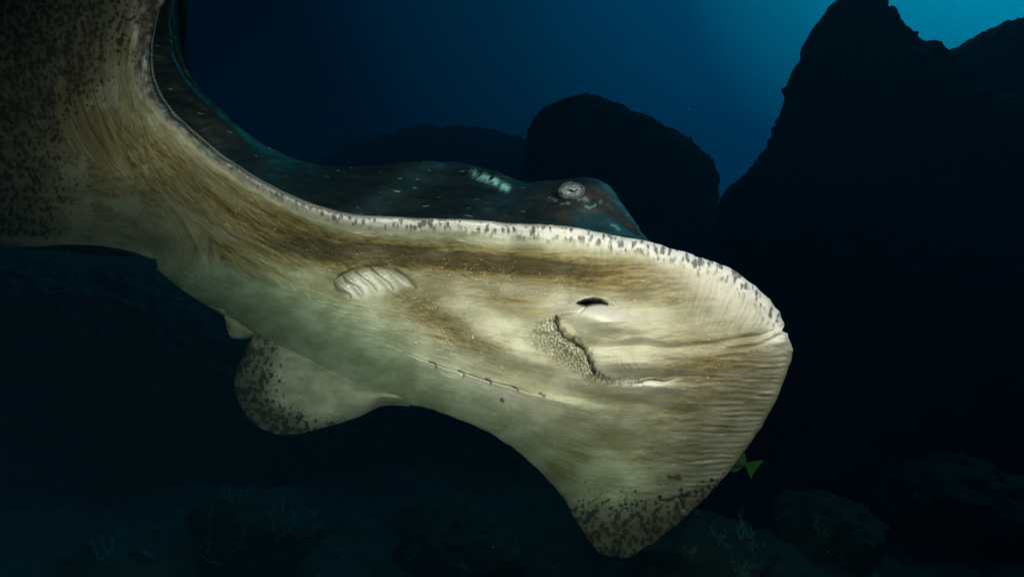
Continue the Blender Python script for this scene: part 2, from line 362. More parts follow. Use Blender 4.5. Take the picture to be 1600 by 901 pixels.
# ---- pigment masks, some with light and shade painted in
def G(cx, cy, rx, ry, ang=0):
    a = math.radians(ang); u = (X - cx) * math.cos(a) + (Y - cy) * math.sin(a); v = -(X - cx) * math.sin(a) + (Y - cy) * math.cos(a)
    return np.exp(-((u / rx)**2 + (v / ry)**2))
stain = (1.1 * G(640, 400, 230, 26, 4) + .95 * G(850, 425, 130, 26, 10) + .62 * G(300, 300, 190, 62, 36) + .42 * G(150, 200, 130, 200, 0) + .8 * G(460, 360, 120, 28, 25)
         + .7 * G(690, 508, 125, 28, 33) + .55 * G(800, 470, 130, 20, 12) + .30 * G(950, 700, 160, 45, 12) + .30 * G(1080, 640, 100, 80, 0) + .35 * G(950, 624, 110, 10, 8)
         + .55 * G(1120, 560, 80, 60, 0) + .35 * G(640, 560, 60, 14, 20) + .65 * G(1050, 450, 120, 40, 12) + .3 * G(930, 395, 120, 26, 8) + .5 * G(870, 535, 60, 25, 40) + .4 * G(880,740,40,60,30) + .35 * G(380, 420, 150, 25, 15)
         + .2 * (1 - sm(X, 60, 300)))
stain = stain + .29
stain = stain - .55 * G(700, 590, 210, 20, 26) - .35 * G(420, 470, 130, 22, 24) + .5 * G(640, 400, 230, 16, 4) + .05 * G(700, 512, 90, 12, 33)  # lit ridge lightened and shaded trough under the margin deepened in the colour
stain = stain * (.85 + .32 * fbm(along / 70, psi / 9, seed=51, o=4)) + .12 * fbm(along / 50, psi / 7, seed=52, o=4)
stain *= (1 - .85 * np.clip(pm * 1.5, 0, 1)) * (1 - np.exp(-((dU - bw * .3) / (bw * .75))**2) * (.9))
stain *= 1 - .8 * G(930, 492, 48, 18, 10); stain *= 1 - .7 * G(1010, 603, 40, 12); stain *= 1 - .5 * pebm
stain = np.clip(stain, 0, 1.45)
spot = np.clip(1 - sm(X, 20, 225) + .75 * (1 - sm(Y, 30, 240)) * (1 - sm(X, 200, 260)), 0, 1) * sm(dU, 2, 26)
spot = np.maximum(spot, sm(Y, 705, 840) * 1.15)
spot = np.maximum(spot, (1 - sm(dL, 14, 60)) * sm(Y, 690, 780) * sm(X, 930, 960) * 1.1)
spot = np.maximum(spot, .55 * (1 - sm(dL, 6, 40)) * sm(Y, 700, 800))
rag = fbm(arc[:, None] / 9 + 0 * dU, dU / 40, seed=95, o=3) * 9 * sm(X, 420, 800)
bandm = (1 - sm(dU + rag, bw * .45, bw * 1.15)) * (Y < 535) * (1 - sm(ts, 19, 20))[:, None]
dark = np.clip(cell * .9, 0, 1)
dark = np.maximum(dark, em * np.exp(-(dm / (3.1 * np.clip(1 + 1.2 * fbm(X / 5, Y / 5, seed=18, o=2), .3, 2.2)))**2) * (1 - .75 * sm(alm, .62, .8))); dark = np.maximum(dark, wrk); dark = np.maximum(dark, nostril); dark = np.maximum(dark, gillm * .75)  # nostril shadow and curtain fold shade painted into the colour
def streak(poly, wd):
    d, _, _ = seg_dist(X + 3.5 * fbm(X / 7, Y / 7, seed=78, o=3), Y + 2.5 * fbm(X / 7, Y / 7, seed=79, o=3), poly); return np.exp(-(d / (wd * np.clip(1 + 1.1 * fbm(X / 6, Y / 6, seed=77), .3, 2)))**2)
for poly, wd in (([(1031,781),(1042,780),(1056,777),(1074,771)], 3.2), ([(1046,746),(1060,745)], 3.0), ([(785,625),(786,626)], 2.2), ([(345,403),(350,406)], 1.3)):
    dark = np.maximum(dark, np.clip(streak(poly, wd) * 1.3, 0, .93))
pale = np.zeros_like(X)
for blob in ([(152,128),(183,122),(186,165),(158,172),(150,158),(135,176),(131,160),(150,156)], [(92,252),(120,262),(128,240),(137,262),(135,300),(118,292),(95,290)],
             [(82,312),(110,318),(140,310),(148,340),(135,372),(115,365),(108,340)], [(222,256),(231,258),(232,271),(224,270)], [(165,312),(205,308),(225,325),(210,340),(180,330)]):
    wx = 4 * fbm(X / 9, Y / 9, seed=61); wy = 4 * fbm(X / 9, Y / 9, seed=62)
    pale = np.maximum(pale, inside(X + wx, Y + wy, blob).astype(float))
pale = np.maximum(pale, np.clip((fbm(X / 17, Y / 9, seed=63) - .12) * 6, 0, 1) * G(1020, 745, 70, 22, 5) * .8)

# ---- back of the disc: from the top margin over the hump to the bottom margin
ridge = {5: (1006,380,.10), 6: (978,337,.15), 7: (940,290,.20), 8: (872,294,.24), 9: (806,290,.25), 10: (738,266,.27), 11: (665,260,.27), 12: (590,272,.27), 13: (512,276,.24),
         14: (436,264,.20), 15: (364,218,.16), 16: (308,162,.13), 17: (282,104,.12), 18: (276,46,.11), 19: (300,-40,.10)}
RP = []
for i in range(len(UAL)):
    u, a, l = UAL[i]; du = float(tps(CP, np.array([u[0]]), np.array([u[1]]))[0]); da = float(tps(CP, np.array([a[0]]), np.array([a[1]]))[0])
    if i in ridge:
        x, y, dd = ridge[i]; R = pt(np.array(x), np.array(y), np.array(du + dd)); back = .42 if i < 16 else .42 - .07 * (i - 15)
    else:
        m = (u * .62 + a * .38) if i > 5 else (u * .55 + a * .45); md = float(tps(CP, np.array([m[0]]), np.array([m[1]]))[0])
        k = min(i, 5) / 5 if i <= 5 else max(0, (30 - i) / 11)
        R = pt(m[0], m[1], md + .02 + .10 * k); back = .06 + .2 * k if i <= 5 else .12 * k + .01
    Q = pt(a[0], a[1], da + back)
    if i in ridge: Q[2] += .10 * (1 if i < 16 else .5)
    RP.append([R, Q])
RP = np.array(RP)
Rc = catmull(RP[:, 0], ts); Qc = catmull(RP[:, 1], ts)
Um, Lm = V3[:, 0], V3[:, -1]
def soft(P, wdt=45):
    k = np.exp(-np.linspace(-2, 2, wdt * 2 + 1)**2); k /= k.sum(); Q = np.pad(P, ((wdt, wdt), (0, 0)), mode='edge')
    return np.stack([np.convolve(Q[:, c], k, 'valid') for c in range(3)], 1)
Us, Ls = soft(Um), soft(Lm); Rc, Qc = soft(Rc), soft(Qc)
wv = np.linspace(0, 1, NW + 2)
M1 = Us * .5 + Rc * .5 + np.array([0, -.012, .012]) * sm(ts, 5, 8)[:, None] * (1 - sm(ts, 14, 17))[:, None] + np.array([.03, -.03, .025]) * sm(ts, 12, 15)[:, None] * (1 - sm(ts, 18, 20))[:, None]
Q2 = Qc * .5 + Ls * .5 + np.array([0, .05, -.02]) * (1 - sm(ts, 16, 24))[:, None]
ctrl = np.stack([Us, M1, Rc, Qc, Q2, Ls], 1)
par = wv * 5
Dn = np.stack([catmull(ctrl[i], par) for i in range(NU)])
Dn += (Um - Us)[:, None] * np.exp(-wv / .008)[None, :, None] + (Lm - Ls)[:, None] * np.exp(-(1 - wv) / .02)[None, :, None]
# bumps on the back: brow over the eye, spiracle rim, skin folds
def proj(P): return 800 + F * P[..., 0] / P[..., 1], 450.5 - F * P[..., 2] / P[..., 1]

dx_, dy_ = proj(Dn); near = (np.hypot(dx_ - 893, dy_ - 301) < 9); EYE = pt(np.array(893.), np.array(298.), Dn[..., 1][near].min() + .004)
def g3(P, c, r): return np.exp(-((P - c)**2).sum(-1) / r**2)
nrm = np.cross(np.gradient(Dn, axis=0), np.gradient(Dn, axis=1)); nrm /= np.linalg.norm(nrm, axis=-1, keepdims=True) + 1e-12
if (nrm[NU // 3, NW // 3] @ np.array([0, .3, 1])) < 0: nrm = -nrm
aw = sm(wv, 0, .08) * (1 - sm(wv, .9, 1))
hd = fbm(Dn[..., 0] * 7, Dn[..., 1] * 7, Dn[..., 2] * 7, seed=71, o=3) * .008 + fbm(Dn[..., 0] * 26, Dn[..., 1] * 60, Dn[..., 2] * 60, seed=72, o=3) * .0028
hd += g3(Dn, EYE + np.array([.0, .02, -.004]), .04) * .006
SPI = pt(np.array(775.), np.array(286.), np.array(1.31))
hd += g3(Dn, SPI, .035) * .012
hd *= sm(ts, .5, 3)[:, None]
Dn = Dn + nrm * (hd * aw)[..., None]

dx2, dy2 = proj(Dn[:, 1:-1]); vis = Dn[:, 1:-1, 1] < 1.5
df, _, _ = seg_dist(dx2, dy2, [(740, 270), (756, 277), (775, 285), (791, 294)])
glint_fleck = (np.exp(-(df / 4.5)**2) * vis * np.clip(.6 + 1.6 * fbm(dx2 / 3, dy2 / 9, seed=97, o=3), 0, 1)).ravel()  # teal glint by the spiracle, painted into the back's colour
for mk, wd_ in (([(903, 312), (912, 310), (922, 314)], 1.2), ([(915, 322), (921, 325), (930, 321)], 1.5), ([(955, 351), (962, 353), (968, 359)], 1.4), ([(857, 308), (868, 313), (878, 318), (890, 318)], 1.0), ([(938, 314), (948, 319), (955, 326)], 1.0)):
    df, _, _ = seg_dist(dx2, dy2, mk); glint_fleck = np.maximum(glint_fleck, (np.exp(-(df / wd_)**2) * .22 * vis).ravel())
brow = (np.exp(-(((dx2 - 905) / 62)**2 + ((dy2 - 318) / 26)**2)**1.5) * vis).ravel()
# ---- join the two sheets along the margin
nV = NU * NV
idx = np.arange(nV).reshape(NU, NV)
f1_ = np.stack([idx[:-1, :-1], idx[:-1, 1:], idx[1:, 1:], idx[1:, :-1]], -1).reshape(-1, 4)
dorsal = Dn[:, 1:-1]
id2 = np.concatenate([idx[:, :1], nV + np.arange(NU * NW).reshape(NU, NW), idx[:, -1:]], 1)
f2_ = np.stack([id2[:-1, :-1], id2[1:, :-1], id2[1:, 1:], id2[:-1, 1:]], -1).reshape(-1, 4)
verts = [V3.reshape(-1, 3), dorsal.reshape(-1, 3)]; faces = [f1_, f2_]
nD = NU * NW
flow = np.stack([along, psi, 0 * X], -1).reshape(-1, 3)
pix = np.stack([X, Y, 0 * X], -1).reshape(-1, 3)
bandleft = np.clip(bandm * (1 - sm(X, 330, 640)) * .9 + .9 * sm(X, 212, 218) * (1 - sm(Y, 55, 130)) * (1 - sm(ts, 20, 21))[:, None] * (X < 300), 0, 1)
water_tint = np.clip(1.1 * G(640, 600, 300, 55, 28) + .9 * G(400, 470, 160, 50, 25) + .8 * G(930, 760, 120, 110, 0), 0, 1)  # green cast of the water painted into the lower belly colour
white = np.clip(.95 * G(228, 97, 6, 15) * (fbm(X / 4, Y / 7, seed=111) > -.25) + 1.0 * G(210, 46, 4.5, 24, -8) + .7 * G(224, 16, 5, 4) + 1.1 * G(935, 490, 48, 16, 10) + .9 * G(1012, 602, 40, 10, 3) + .8 * pm * (gillm < .5) + .7 * G(1130, 450, 95, 34, 32) * (1 - bandm) + .7 * G(1215, 525, 22, 16) + .35 * G(975, 560, 40, 18) + .45 * G(760, 600, 110, 16, 24), 0, 1)  # white skin, plus painted highlights: rolled rim glints and the lit ridge
A = dict(white=[white.ravel(), np.zeros(nD)], water_tint=[water_tint.ravel(), np.zeros(nD)], glint_fleck=[np.zeros(nV), glint_fleck], brow=[np.zeros(nV), brow], bandleft=[bandleft.ravel(), np.zeros(nD)], stain=[stain.ravel(), np.zeros(nD)], spot=[spot.ravel(), np.zeros(nD)], band=[bandm.ravel(), np.zeros(nD)], dark=[dark.ravel(), np.zeros(nD)],
         pale=[pale.ravel(), np.zeros(nD)], back=[np.zeros(nV), np.ones(nD)])
dflow = np.stack([dorsal[..., 0] * 890 + 800, np.repeat((wv[1:-1] * 700)[None], NU, 0), dorsal[..., 2] * 0], -1).reshape(-1, 3)
FL = [flow, dflow]; PX = [pix, np.stack([dorsal[..., 0] * 890 + 800, dorsal[..., 2] * 890, dorsal[..., 1] * 890], -1).reshape(-1, 3)]
cnt = nV + nD
def add_shell(V, Fc, flow_, **kw):
    global cnt
    verts.append(V); faces.append(Fc + cnt); n = len(V); cnt += n
    for k in A: A[k].append(np.broadcast_to(kw.get(k, 0.), (n,)).astype(float))
    FL.append(flow_); PX.append(flow_)
# fins: closed blades rooted inside the body; outline rows given as root / edge
def fin(root, edge, depth_r, depth_e, thick, spotf, stain_=.25, n1=150, n2=70, bend=0.):
    t = np.linspace(0, len(root) - 1, n1); Rr = catmull(np.array(root, float), t); Ee = catmull(np.array(edge, float), t)
    dr = np.interp(t, np.linspace(0, len(root) - 1, len(depth_r)), depth_r); de = np.interp(t, np.linspace(0, len(root) - 1, len(depth_e)), depth_e)
    q = np.sin(np.linspace(0, 1, n2) * math.pi / 2)
    x = Rr[:, None, 0] * (1 - q) + Ee[:, None, 0] * q; y = Rr[:, None, 1] * (1 - q) + Ee[:, None, 1] * q
    d = dr[:, None] * (1 - q) + de[:, None] * q - bend * np.sin(math.pi * q) ** 1
    endt = np.sqrt(np.clip(np.sin(math.pi * np.linspace(0, 1, n1)), 0, 1))[:, None]
    th = thick * np.sqrt(np.clip(1 - q**4, 0, 1)) * endt
    rel = fbm(x / 40, y / 12, seed=81, o=4) * .006 * endt * (1 - q**6) + fbm(x / 9, y / 7, seed=83, o=2) * .002 * endt
    a = pt(x, y, d - th * .5 - rel); b = pt(x, y, d + th * .5)
    m = n1 * n2; i = np.arange(m).reshape(n1, n2)
    fa = np.stack([i[:-1, :-1], i[:-1, 1:], i[1:, 1:], i[1:, :-1]], -1).reshape(-1, 4); fb = fa[:, ::-1] + m
    fe = np.stack([i[:-1, -1], i[:-1, -1] + m, i[1:, -1] + m, i[1:, -1]], -1)
    fl = np.stack([x, y, 0 * x], -1).reshape(-1, 3)
    sp = spotf(x, y).ravel()
    add_shell(np.concatenate([a.reshape(-1, 3), b.reshape(-1, 3)]), np.concatenate([fa, fb, fe]), np.concatenate([fl, fl]),
              spot=np.concatenate([sp, sp]), stain=stain_, back=np.r_[np.zeros(m), np.ones(m)])
# pelvic fin below the body
fin([(640,610),(600,600),(560,585),(520,565),(480,545),(450,525),(425,515),(405,512)],
    [(640,634),(598,634),(560,651),(505,668),(440,679),(390,655),(366,600),(385,540)],
    [1.50,1.56,1.64,1.72,1.80,1.84], [1.52,1.56,1.61,1.68,1.78,1.84,1.86], .05,
    lambda x, y: np.clip(1.25 - 1.25 * sm(x, 375, 500) + .9 * sm(y, 620, 668), 0, 1.15), .12, bend=.10)  # denser spots here also carry the fin's painted fade into darkness
# the second pelvic fin, seen nearly edge on under the raised wing
fin([(262,425),(290,440),(320,458),(345,476),(365,492)], [(242,418),(268,440),(300,463),(335,484),(352,494)],
    [1.72,1.76,1.78,1.78], [1.74,1.78,1.80,1.80], .03, lambda x, y: .35 + 0 * x, .2, 80, 30, bend=.02)
# clasper-like lobe between them
fin([(350,490),(370,500),(390,510),(405,520)], [(352,505),(360,526),(382,529),(402,524)], [1.80,1.80], [1.82,1.84], .03, lambda x, y: .3 + 0 * x, .5, 60, 26, bend=.01)
# tail: long tapering whip behind the body
tp = catmull(np.array([(-.80, 1.75, .0), (-.95, 2.05, .05), (-1.15, 2.5, .16), (-1.55, 3.1, .30), (-2.1, 3.7, .38)]), 120); tt = np.linspace(0, 1, 120)
tr = .055 * (1 - tt)**1.2 + .006; T = np.gradient(tp, axis=0); T /= np.linalg.norm(T, axis=1)[:, None]
n1 = np.cross(T, [0, 0, 1.]); n1 /= np.linalg.norm(n1, axis=1)[:, None]; n2_ = np.cross(n1, T); th_ = np.linspace(0, 2 * math.pi, 20, endpoint=False)
TV = tp[:, None] + (n1[:, None] * np.cos(th_)[None, :, None] * 1.1 + n2_[:, None] * np.sin(th_)[None, :, None] * .85) * tr[:, None, None]
i = np.arange(120 * 20).reshape(120, 20); j = np.roll(i, -1, 1)
add_shell(TV.reshape(-1, 3), np.stack([i[:-1], j[:-1], j[1:], i[1:]], -1).reshape(-1, 4), TV.reshape(-1, 3) * 890, back=1.)

me = mesh_np('body', np.concatenate(verts), np.concatenate(faces))
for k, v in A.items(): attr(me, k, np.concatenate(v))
attr(me, 'flow', np.concatenate(FL)); attr(me, 'pix', np.concatenate(PX))

# ---- skin material
b = MB('ray_skin'); flow_o = b.at('flow', True); pix_o = b.at('pix', True)
fib = b.noise(b.scale(flow_o, (.05, .20, 1)), 1, 6, .62)
fib2 = b.noise(b.scale(flow_o, (.17, .58, 1)), 1, 4, .6)
mot = b.noise(b.scale(pix_o, (.02, .03, .02)), 1, 5, .6)
cream = b.mix(b.rng(mot, .35, .68), (.37, .345, .235), (.60, .56, .44))
olive = b.mix(b.rng(fib, .3, .7), (.085, .056, .018), (.32, .235, .095))
sf = b.math('ADD', b.at('stain'), b.math('MULTIPLY', b.math('SUBTRACT', fib, .5), .2))
sf = b.math('ADD', sf, b.math('MULTIPLY', b.math('SUBTRACT', fib2, .5), .45))
col = b.mix(b.rng(sf, -.05, 1.1), cream, olive); col = b.mix(b.math('MULTIPLY', b.rng(sf, .9, 1.5), .75), col, (.028, .020, .009))
col = b.mix(b.at('water_tint'), col, b.mix(1.0, col, (.84, 1.0, .90), 'MULTIPLY'))
thin = b.rng(fib2, .60, .78); col = b.mix(b.math('MULTIPLY', thin, .2), col, (.12, .09, .035))
# pale worn patches
col = b.mix(b.math('MULTIPLY', b.at('pale'), .55), col, (.40, .39, .30))
def cells(vec, warp, k):
    nz = N(b.nt, 'ShaderNodeTexNoise'); b.L(vec, nz.inputs['Vector']); nz.inputs['Scale'].default_value = 1.3; nz.inputs['Detail'].default_value = 3
    ad = N(b.nt, 'ShaderNodeVectorMath', operation='MULTIPLY_ADD'); b.L(nz.outputs['Color'], ad.inputs[0]); ad.inputs[1].default_value = (warp,) * 3; b.L(vec, ad.inputs[2])
    vo = N(b.nt, 'ShaderNodeTexVoronoi', feature='SMOOTH_F1'); b.L(ad.outputs[0], vo.inputs['Vector']); vo.inputs['Scale'].default_value = k; vo.inputs['Smoothness'].default_value = .35
    return b.math('SUBTRACT', 1.0, vo.outputs['Distance'])
# margin band: chalky with slate-purple blotches
band = b.at('band')
bn = b.math('ADD', cells(b.scale(pix_o, (.14, .07, .08)), 1.0, 1), b.math('MULTIPLY', b.noise(b.scale(pix_o, (.03, .03, .03)), 1, 3, .5), .8))
bcol = b.mix(b.rng(bn, .84, 1.16), (.70, .64, .60), (.13, .11, .12))
bcol = b.mix(b.at('bandleft'), bcol, b.mix(b.rng(b.noise(b.scale(pix_o, (.09, .09, .09)), 1, 4, .6), .4, .62), (.035, .028, .03), (.30, .22, .19)))
band = b.math('MAXIMUM', band, b.math('MULTIPLY', b.at('bandleft'), .95)); col = b.mix(b.math('MULTIPLY', band, .9), col, bcol)
col = b.mix(b.math('MULTIPLY', b.at('white'), .8), col, (.76, .68, .61))
# dark spots where the mask is strong
sn = cells(b.scale(pix_o, (.135, .11, .11)), 1.5, 1)
sn2 = b.noise(b.scale(pix_o, (.045, .05, .05)), 1, 3, .5)
thr = b.rng(b.at('spot'), 0, 1, 1.05, .36, False)
sv = b.math('ADD', sn, b.math('MULTIPLY', b.math('SUBTRACT', sn2, .5), .9))
sp = b.rng(b.math('SUBTRACT', sv, thr), -.05, .30)
col = b.mix(b.math('MULTIPLY', sp, .86), col, (.022, .018, .014))
col = b.mix(b.math('MULTIPLY', b.rng(b.at('spot'), .55, 1.15), .6), col, (.07, .06, .04))  # fade into darkness at wing tip and fin edges, painted as darker skin
col = b.mix(b.math('MULTIPLY', b.at('dark'), .88), col, (.02, .016, .01))
# the back: dark slate with pale flecks and strobe glints painted in
dn_ = b.noise(b.scale(pix_o, (.018, .05, .03)), 1, 6, .65)
fl_ = b.noise(b.scale(pix_o, (.035, .16, .08)), 1, 2, .5)
dcol = b.mix(b.rng(dn_, .35, .7), (.002, .0035, .0035), (.009, .014, .013))
dcol = b.mix(b.rng(fl_, .68, .78), dcol, (.14, .17, .16))
dcol = b.mix(b.math('MULTIPLY', b.at('brow'), .85), dcol, b.mix(b.rng(mot, .4, .65), (.012, .008, .006), (.05, .032, .022)))
dcol = b.mix(b.at('glint_fleck'), dcol, (.34, .72, .70))
col = b.mix(b.at('back'), col, dcol)
b.L(col, b.b.inputs['Base Color'])
b.b.inputs['Roughness'].default_value = .5; b.b.inputs['Specular IOR Level'].default_value = .35
fine = b.noise(b.scale(flow_o, (.28, .75, 1)), 1, 4, .65); fine = b.math('MULTIPLY', fine, b.math('SUBTRACT', 1.0, b.at('back'))); gr = b.noise(b.scale(pix_o, (.5, .5, .5)), 1, 2, .6)
n_ = b.bump(fine, .75, .0026); n_ = b.bump(gr, .3, .0009, n_)
b.L(n_, b.b.inputs['Normal'])
skin = b.m

ray = bpy.data.objects.new('stingray', None); S.collection.objects.link(ray)
tag(ray, 'huge stingray gliding past with its pale stained belly, mouth and gill slits facing the viewer', 'stingray')
ray.location = (0, 1.2, 0)
def child(name, me, mat, loc=(0, 0, 0)):
    o = link(name, me, mat, ray); o.location = Vector(loc) - ray.location; return o
body = child('body', me, skin)

# ---- eye: pale mottled ball with a dark crescent pupil, under a lid rim
def uv_ball(name, r, sx=1, sy=1, sz=1, nu=40, nv=24, f=None):
    th = np.linspace(0, 2 * math.pi, nu, endpoint=False); ph = np.linspace(0.001, math.pi - .001, nv)
    P = np.stack([np.sin(ph)[:, None] * np.cos(th), np.sin(ph)[:, None] * np.sin(th), np.cos(ph)[:, None] * np.ones(nu)], -1).reshape(-1, 3)
    if f is not None: P = P * f(P)[:, None]
    P = P * np.array([sx, sy, sz]) * r; i = np.arange(nu * nv).reshape(nv, nu); j = np.roll(i, -1, 1)
    return mesh_np(name, P, np.stack([i[:-1], i[1:], j[1:], j[:-1]], -1).reshape(-1, 4))
b = MB('eye_silver'); tcn = N(b.nt, 'ShaderNodeTexCoord').outputs['Object']
en = b.noise(tcn, 260, 4, .7); b.L(b.mix(b.rng(en, .35, .7), (.05, .06, .08), (.20, .23, .27)), b.b.inputs['Base Color'])
b.b.inputs['Roughness'].default_value = .42; b.L(b.bump(en, .3, .001), b.b.inputs['Normal']); eye_m = b.m
b = MB('pupil_black'); b.b.inputs['Base Color'].default_value = (.006, .006, .008, 1); b.b.inputs['Roughness'].default_value = .2; pup_m = b.m
b = MB('eyelid_skin'); tcn = N(b.nt, 'ShaderNodeTexCoord').outputs['Object']; en = b.noise(tcn, 90, 5, .65)
b.L(b.mix(b.rng(en, .3, .75), (.008, .006, .005), (.035, .026, .02)), b.b.inputs['Base Color']); b.L(b.bump(en, .6, .003), b.b.inputs['Normal']); lid_m = b.m
def make_eye(c, look):
    look = Vector(look).normalized(); rot = look.to_track_quat('Z', 'Y')
    e = child('eye', uv_ball('eye', .025, 1.0, .64, .62), eye_m, c); e.rotation_euler = rot.to_euler()
    a = np.linspace(-1, 1, 24); rows = []
    for q in np.linspace(0, 1, 5):                       # crescent pupil lying on the ball
        xx = a * .0125; yy = -.0016 - (1 - a**2) * (.0012 + .0052 * q) + .0008
        zz = .0155 * np.sqrt(np.clip(1 - (xx / .025)**2 - (yy / .016)**2, 0, 1)) + .0007
        rows.append(np.stack([xx, yy, zz], -1))
    R = np.stack(rows); V = np.concatenate([R.reshape(-1, 3), (R - [0, 0, .0016]).reshape(-1, 3)]); i = np.arange(120).reshape(5, 24)
    f = np.stack([i[:-1, :-1], i[:-1, 1:], i[1:, 1:], i[1:, :-1]], -1).reshape(-1, 4)
    per = np.r_[i[0], i[1:, -1], i[-1, -2::-1], i[-2:0:-1, 0]]; pn = np.roll(per, -1)
    p = link('pupil', mesh_np('pupil', V, np.concatenate([f, f[:, ::-1] + 120, np.stack([per, per + 120, pn + 120, pn], -1)])), pup_m, e)
    # ring-shaped eyelid
    th = np.linspace(0, 2 * math.pi, 48, endpoint=False); ph = np.linspace(0, 2 * math.pi, 12, endpoint=False)
    rr = .0055 * (1 + .25 * vnoise(th * 3, th * 0, seed=5))
    V = np.stack([(.0255 + rr[:, None] * .8 * np.cos(ph)) * np.cos(th)[:, None], (.0172 + rr[:, None] * .8 * np.cos(ph)) * np.sin(th)[:, None], rr[:, None] * np.sin(ph) * 1.3 + .001], -1)
    i = np.arange(48 * 12).reshape(48, 12); j = np.roll(i, -1, 1); k = np.roll(i, -1, 0); l = np.roll(j, -1, 0)
    lid = link('eyelid', mesh_np('eyelid', V.reshape(-1, 3), np.stack([i, j, l, k], -1).reshape(-1, 4)), lid_m, e)
    return e
make_eye(EYE + np.array([0, .001, -.002]), (.05, -1, .25))
i2, j2 = int(np.argmin(np.abs(ts - 6.9))), int(NW * .56)      # the far eye, on the other side of the hump
n2v = np.cross(Dn[i2 + 20, j2] - Dn[i2 - 20, j2], Dn[i2, j2 + 5] - Dn[i2, j2 - 5]); n2v /= np.linalg.norm(n2v)
if n2v[1] < 0: n2v = -n2v
make_eye(Dn[i2, j2] + n2v * .004, n2v)

# ---- sand grains stuck to the belly: far too many to count
gm_ = np.zeros_like(X)
for cx, cy, rx, ry, ang, k in ((395,340,60,16,30,1.1),(520,385,90,12,12,.5),(600,420,120,12,8,.8),(700,425,120,16,6,1.2),(800,450,90,14,8,1.2),(960,478,38,9,22,1.2),(690,500,90,24,30,1.3),
        (740,560,40,14,30,.7),(1105,545,50,16,10,.5),(1100,600,40,14,0,.5),(950,632,60,9,8,.7),(850,600,50,14,10,.5),(1040,480,120,60,0,.06),(200,300,140,60,20,.08),(880,700,140,60,10,.08),(1110,560,22,30,0,.6)):
    gm_ += k * G(cx, cy, rx, ry, ang)
gm_ *= np.clip(.4 + 1.2 * fbm(X / 16, Y / 10, seed=91), 0, 2)
tris = (np.abs(np.gradient(X, axis=0) * np.gradient(Y, axis=1) - np.gradient(X, axis=1) * np.gradient(Y, axis=0)))
pr = (gm_ * tris).ravel(); pr[dU.ravel() < 14] = 0; pr /= pr.sum()
gi = rng.choice(len(pr), 2600, p=pr); P = V3.reshape(-1, 3)[gi] + rng.normal(0, .0004, (2600, 3))
octa = np.array([(1,0,0),(0,1,0),(-1,0,0),(0,-1,0),(0,0,1),(0,0,-1)], float); of = np.array([(0,1,4),(1,2,4),(2,3,4),(3,0,4),(1,0,5),(2,1,5),(3,2,5),(0,3,5)])
sz = np.clip(rng.lognormal(-7.55, .42, 2600), .00022, .0013)
Gv = P[:, None] - np.array([0, .0002, 0]) + octa[None] * (sz[:, None, None] * rng.uniform(.6, 1.3, (2600, 1, 3))) + rng.normal(0, .00006, (2600, 6, 3))
b = MB('sand_grain'); b.b.inputs['Base Color'].default_value = (.78, .64, .36, 1); b.b.inputs['Roughness'].default_value = .25
sg = link('sand_grains', mesh_np('sand_grains', Gv.reshape(-1, 3), (of[None] + 6 * np.arange(2600)[:, None, None]).reshape(-1, 3), False), b.m)
tag(sg, 'golden sand grains stuck all over the belly of the stingray', 'sand', kind='stuff')

